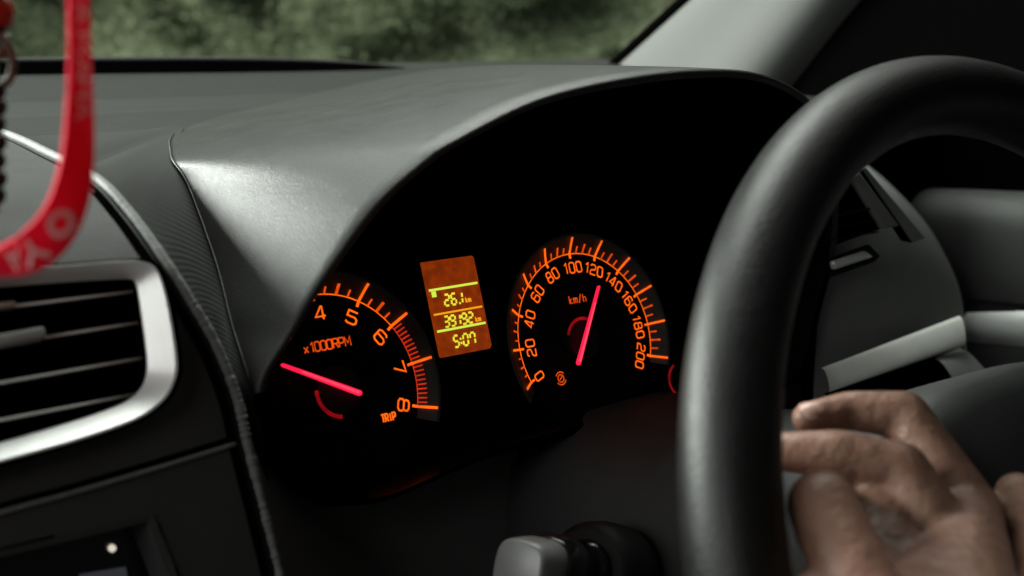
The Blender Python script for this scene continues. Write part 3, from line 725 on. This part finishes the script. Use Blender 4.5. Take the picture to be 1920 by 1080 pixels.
# ================================================================== steering wheel
wheel = thing('steering_wheel', 'black leather steering wheel in front of the gauges', 'steering wheel')
def build_wheel():
    n, k = 200, 36; a = np.linspace(0, 2 * np.pi, n, endpoint=False); b = np.linspace(0, 2 * np.pi, k, endpoint=False); rows = []
    for t in a:
        rows.append([wl_((.182 + .0155 * math.cos(s)) * math.cos(t), (.182 + .0155 * math.cos(s)) * math.sin(t), .0158 * math.sin(s)) for s in b])
    V, Fc = grid(rows, closed_u=True, closed_v=True); mesh('rim', V, Fc, M['leather'], wheel)
    # airbag cover: domed rounded shape, set a little below the rim's plane
    t = np.linspace(0, 2 * np.pi, 72, endpoint=False); rows = []
    for f, h in ((1.0, -.040), (1.0, -.015), (.985, -.004), (.95, .003), (.85, .009), (.6, .014), (.3, .016), (.02, .0165)):
        R = []
        for s in t:
            cu, su = math.cos(s), math.sin(s)
            u = .095 * np.sign(cu) * abs(cu) ** .62; v = (.078 if su > 0 else .085) * np.sign(su) * abs(su) ** .7
            R.append(wl_(u * f, v * f - .004, h - .012))
        rows.append(R)
    V, Fc = grid(rows, closed_u=True); mesh('airbag_cover', V, Fc, M['hub'], wheel)
    for ang in (math.radians(181), math.radians(-1), math.radians(238), math.radians(302)):
        e = WE1 * math.cos(ang) + WE2 * math.sin(ang); s = np.cross(WN, e); rows = []
        for r, wd, h in ((.07, .030, -.012), (.10, .026, -.012), (.135, .021, -.008), (.165, .020, -.003), (.180, .021, .0)):
            rows.append([WC + e * r + s * wd * math.cos(q) + WN * (h + .009 * math.sin(q)) for q in np.linspace(0, 2 * np.pi, 20, endpoint=False)])
        V, Fc = grid(rows, closed_u=True); mesh('spoke', V, Fc, M['leather'], wheel)
build_wheel()

# ================================================================== A-pillar, windshield, door
def pillar():
    p = thing('pillar_trim', 'pale grey windshield pillar trim rising beyond the gauge hood', 'pillar')
    a0, a1 = onX(1165, 115, .42), onX(1292, 0, .41); b0, b1 = onX(1385, 190, .428), onX(1540, 0, .418); c0, c1 = onX(1525, 190, .50), onX(1680, 0, .49)
    def ext(q0, q1, s): return q0 + (q1 - q0) * s
    rows = []
    for s in np.linspace(-.6, 3.0, 30):
        A, B, Cc = ext(a0, a1, s), ext(b0, b1, s), ext(c0, c1, s)
        A2 = A + np.array([.02, .03, 0.0])
        rows.append(spline([A2, A, A * .55 + B * .45 + np.array([-.006, -.004, 0]), B, Cc, Cc + np.array([.04, .02, 0])], 28))
    V, Fc = grid(rows); mesh('trim', V, Fc, M['pillar'], p)
    path = [ext(a0, a1, s) + np.array([.002, .004, 0.002]) for s in np.linspace(-.6, 3, 20)]
    V, Fc = tube(path, .0055, 8); mesh('seal', V, Fc, M['matt'], p)
pillar()
def windshield():
    m = bpy.data.materials.new('windshield_glass'); m.use_nodes = True; nt = m.node_tree; nt.nodes.clear()
    out = nt.nodes.new('ShaderNodeOutputMaterial'); tr = nt.nodes.new('ShaderNodeBsdfTransparent'); gl = nt.nodes.new('ShaderNodeBsdfGlossy'); mx = nt.nodes.new('ShaderNodeMixShader')
    tr.inputs[0].default_value = (.92, .95, .92, 1); gl.inputs['Roughness'].default_value = .02; mx.inputs[0].default_value = .03
    nt.links.new(tr.outputs[0], mx.inputs[1]); nt.links.new(gl.outputs[0], mx.inputs[2]); nt.links.new(mx.outputs[0], out.inputs[0])
    rows = []
    for t in np.linspace(0, 1, 14):
        rows.append([np.array([x, .60 - .55 * t - .12 * ((x + .3) / .72) ** 2, .118 + .42 * t]) for x in np.linspace(-1.0, .40, 24)])
    V, Fc = grid(rows); o = mesh('windshield', V, Fc, m); tag(o, 'clear raked windshield glass above the dashboard', 'windshield')
windshield()
def door():
    d = thing('door', 'dark grey door panel with silver trim, past the dashboard end', 'car door')
    prof = [(.470, .032), (.452, .034), (.436, .032), (.426, .024), (.420, .010), (.420, -.02), (.424, -.045), (.430, -.07), (.430, -.30)]
    pr = spline([(x, 0, z) for x, z in prof], 44); rows = []
    for y in np.linspace(-.55, .24, 30):
        R = pr.copy(); R[:, 1] = y; R[:, 2] += -.06 * (y - .09) * (R[:, 2] > -.2); rows.append(R)
    V, Fc = grid(rows); mesh('panel', V, Fc, M['door'], d)
    A = [onX(1812, 586, .416), onX(1930, 583, .416), onX(2100, 580, .416)]; B = [onX(1815, 640, .416), onX(1930, 651, .416), onX(2100, 668, .416)]
    A, B = spline(A, 16), spline(B, 16)
    rows = [A * (1 - s) + B * s + np.array([-.006 * math.sin(math.pi * s) ** .6, 0, 0]) for s in np.linspace(0, 1, 9)]
    V, Fc = grid(rows); mesh('silver_strip', V, Fc, M['silver'], d)
    # pull handle below the strip
    A = [onX(1880, 725, .405), onX(1935, 700, .405), onX(2000, 690, .405)]; V, Fc = tube(spline(A, 12), .007, 10); mesh('pull_handle', V, Fc, M['trim'], d)
    # dark upper frame with the closed window
    q = [(.462, -.7, .02), (.462, .26, .02), (.462, .26, .10), (.42, .0, .55), (.42, -.7, .55)]
    V, Fc = slab([np.array(p) for p in q], (-1, 0, 0), .006); mesh('window', V, Fc, M['matt'], d, False)
door()

# ================================================================== lanyard
lan = thing('lanyard', 'red woven lanyard with pale lettering hanging in a loop before the vent', 'lanyard')
LD = .315
def lanyard():
    # centre line and half-width vectors, real strap 11 mm wide turning as it hangs
    pts = [(147, -260, 19), (147, -120, 19), (147, 0, 19), (149, 80, 20), (150, 160, 23), (149, 230, 28), (146, 290, 32), (139, 340, 37), (128, 382, 41), (111, 418, 44), (88, 448, 46), (56, 472, 44), (20, 486, 36), (-18, 494, 24), (-60, 482, 20), (-110, 440, 20), (-140, 360, 20), (-150, 240, 20), (-150, 0, 20), (-150, -260, 20)]
    C_ = spline([onD(x, y, LD + .02 * max(0, min(1, (60 - x) / 200))) for x, y, h in pts], 160)
    hw = np.interp(np.linspace(0, len(pts) - 1, 160), range(len(pts)), [p[2] * .88 for p in pts]) / FPX * LD
    T = np.gradient(C_, axis=0); T /= np.linalg.norm(T, axis=1)[:, None]
    S = np.cross(T, FWD); S /= np.linalg.norm(S, axis=1)[:, None]
    W = .0060                                           # half of the real width: the rest goes into depth
    dep = np.sqrt(np.maximum(W ** 2 - hw ** 2, 0))
    away = (C_ - CAM) / np.linalg.norm(C_ - CAM, axis=1)[:, None]
    half = S * hw[:, None] + away * dep[:, None]
    N = np.cross(T, half); N /= np.linalg.norm(N, axis=1)[:, None]
    th = .0006; rows = []
    for s, k in ((-1, 1), (-.96, 1.1), (0, 1.0), (.96, 1.1), (1, 1), (1, -1), (0, -1), (-1, -1)):
        rows.append(C_ + half * s + N * th * k)
    rows = np.array(rows).transpose(1, 0, 2)
    V, Fc = grid(list(rows), closed_u=True); mesh('strap', V, Fc, M['strap'], lan)
    # letters run along the strap
    L = np.concatenate([[0], np.cumsum(np.linalg.norm(np.diff(C_, axis=0), axis=1))])
    def at(l, s):
        i = np.interp(l, L, np.arange(160)); k = int(min(i, 158)); f = i - k
        P = C_[k] * (1 - f) + C_[k + 1] * f; H = half[k] * (1 - f) + half[k + 1] * f; n = N[k]
        if np.dot(n, FWD) > 0: n = -n
        return P + H * s + n * .0011
    def near(py):                                        # length along the strap where its height matches, on the right-hand run
        zs = onD(150, py, LD)[2]; k = int(np.argmin(np.abs(C_[:90, 2] - zs))); return L[k]
    def letter(ch, py, size, wd=.26, l0=None):
        l0 = near(py) if l0 is None else l0; parts = [stroke(p, wd, c_) for p, c_ in GL[ch]]; V, Fc = merge(parts); k = size / 1.5
        mesh('letter', [at(l0 + (p[0] - .5) * size * .62, (p[1] - .75) / .75 * .62) for p in V], Fc, M['print'], lan, False)
    for ch, py in (('A', 205), ('H', 167), ('A', 126), ('M', 78), ('A', 26), ('Y', -16)):
        letter(ch, py, .0066, .24)
    l0 = near(415); letter('Y', 0, .0080, .24, l0 + .0094); letter('A', 0, .0080, .24, l0 + .0154)
    V, Fc = stroke([(.0036 * math.cos(k), math.sin(k) * .62) for k in np.linspace(0, 2 * np.pi, 24, endpoint=False)], .0001, True)
    n = 24; V = [(f * .0036 * math.cos(k), f * math.sin(k) * .66) for f in (1.0, .55) for k in np.linspace(0, 2 * np.pi, n, endpoint=False)]
    mesh('emblem', [at(l0 + p[0], p[1]) for p in V], [(i, (i + 1) % n, (i + 1) % n + n, i + n) for i in range(n)], M['print'], lan, False)
lanyard()

# ================================================================== string of beads
def beads():
    b = thing('bead_string', 'string of dark beads with a red bead and glass charm beside the lanyard', 'beads')
    t = np.linspace(0, np.pi, 9); s = np.linspace(0, 2 * np.pi, 16, endpoint=False)
    def ball(name, px, py, r, m, sy=1.0):
        c = onD(px, py, .36)
        rows = [[c + r * np.array([math.sin(a) * math.cos(q), math.sin(a) * math.sin(q), sy * math.cos(a)]) for q in s] for a in t]
        V, Fc = grid(rows, closed_u=True); mesh(name, V, Fc, m, b)
    ball('bead', 0, -40, .0042, M['redbead']); ball('bead', 0, 22, .0040, M['redbead'], 1.3); ball('bead', -6, 62, .0030, M['bead'])
    V, Fc = tube([onD(-4, y, .36) for y in (-300, -150, 0, 200, 400)], .0004, 6); mesh('cord', V, Fc, M['bead'], b)
    c = onD(2, 112, .36); k = np.linspace(0, 2 * np.pi, 24)
    ring = np.array([c + RGT * .0032 * math.cos(q) + np.array([0, 0, .0068 * math.sin(q)]) for q in k]); V, Fc = tube(ring, .0013, 8, False); mesh('charm', V, Fc, M['charm'], b)
    ball('charm_stone', 4, 98, .0022, M['charm'])
    for i, y in enumerate((170, 200, 232, 266, 300, 334, 366)): ball('bead', -9 + (i % 2) * 2, y, .0030, M['bead'])
beads()

# ================================================================== the driver's hand
def hand():
    def chain(pts):
        parts = []
        P = [(onD(x, y, d), r) for x, y, d, r in pts]
        t = np.linspace(0, 2 * np.pi, 18, endpoint=False)
        for (a, ra), (b, rb) in zip(P[:-1], P[1:]):
            ax = b - a; L = np.linalg.norm(ax); ax /= L; n1 = np.cross(ax, (0.3, 0.5, 0.8)); n1 /= np.linalg.norm(n1); n2 = np.cross(ax, n1)
            rows = []
            for q in np.linspace(-np.pi / 2 + .05, 0, 5): rows.append((a + ax * ra * math.sin(q), ra * math.cos(q)))
            for q in np.linspace(0, np.pi / 2 - .05, 5): rows.append((b + ax * rb * math.sin(q), rb * math.cos(q)))
            V, Fc = grid([c + r * (np.cos(t)[:, None] * n1 + np.sin(t)[:, None] * n2) for c, r in rows], closed_u=True)
            Fc += [tuple(range(17, -1, -1)), tuple(range(9 * 18, 10 * 18))]
            parts.append((V, Fc))
        return parts
    parts = []
    wrist = (1790, 1340, .345)
    # index, middle, ring, little: metacarpal head, middle joint, end joint, tip
    idx = [(*wrist, .024), (1812, 962, .436, .0118), (1696, 778, .452, .0088), (1594, 770, .455, .0072), (1514, 784, .452, .0058)]
    parts += chain(idx)
    parts += chain([(1780, 1340, .34, .024), (1780, 1040, .415, .0122), (1688, 882, .426, .0098), (1570, 852, .430, .0086), (1450, 846, .436, .0066)])
    parts += chain([(1700, 1340, .335, .022), (1625, 1140, .362, .0122), (1542, 948, .382, .0108), (1562, 955, .425, .0080), (1545, 1000, .440, .0068)])
    parts += chain([(1640, 1340, .335, .020), (1560, 1230, .352, .0105), (1520, 1130, .366, .0088), (1500, 1140, .39, .0072), (1480, 1170, .41, .006)])
    # thumb along the inside
    parts += chain([(1880, 1340, .35, .020), (1990, 1130, .40, .0125), (1955, 1020, .428, .0100), (1908, 928, .440, .0080)])
    # heel of the hand behind the fingers
    parts += chain([(1640, 985, .425, .014), (1700, 1150, .40, .018)]); parts += chain([(1560, 1000, .42, .010), (1660, 1120, .395, .014)])
    parts += chain([(1830, 1030, .415, .011), (1660, 1160, .370, .012)]); parts += chain([(1820, 1150, .39, .016), (1600, 1180, .362, .016)])
    # forearm
    parts += chain([(1760, 1300, .34, .027), (1900, 1750, .27, .036)])
    V, Fc = merge(parts)
    m = principled('skin', (0.21, 0.115, 0.086), 0.48, spec=0.35, bump=0.8, bscale=140, var=0.25, vscale=55, detail=6)
    bs = m.node_tree.nodes['Principled BSDF']; bs.inputs['Subsurface Weight'].default_value = 0.12; bs.inputs['Subsurface Radius'].default_value = (.008, .003, .0015); bs.inputs['Subsurface Scale'].default_value = 1.0
    for nd in m.node_tree.nodes:
        if nd.type == 'BUMP': nd.inputs['Distance'].default_value = .0016
        if nd.type == 'MIX': nd.inputs['A'].default_value = (.125, .074, .048, 1); nd.inputs['B'].default_value = (.245, .120, .088, 1)
    o = mesh('person', V, Fc, m)
    r = o.modifiers.new('remesh', 'REMESH'); r.mode = 'VOXEL'; r.voxel_size = .0013
    s = o.modifiers.new('smooth', 'SMOOTH'); s.factor = .5; s.iterations = 9
    baked(o); o.data.polygons.foreach_set('use_smooth', [True] * len(o.data.polygons))
    if not o.data.materials: o.data.materials.append(m)
    # index fingernail
    a, b = onD(*idx[3][:3]), onD(*idx[4][:3]); ax = (b - a) / np.linalg.norm(b - a)
    up = np.array([-.25, -.35, .9]); up -= ax * (up @ ax); up /= np.linalg.norm(up); sd = np.cross(ax, up)
    rows = []
    for u in np.linspace(-1, 1, 9):
        wd = .0044 * (1 - abs(u) ** 3) ** .5 + .0002
        rows.append([b + ax * (-.0012 + .0048 * u) + sd * wd * q + up * (.0059 - .0022 * q * q * (wd / .0044) ** 2 - .0012 * max(0, u) ** 2) for q in np.linspace(-1, 1, 7)])
    V, Fc = grid(rows); mesh('fingernail', V, Fc, principled('nail', (.36, .21, .18), .35), o)
    tag(o, 'bare hand of the driver with bent fingers holding the steering wheel', 'person')
hand()
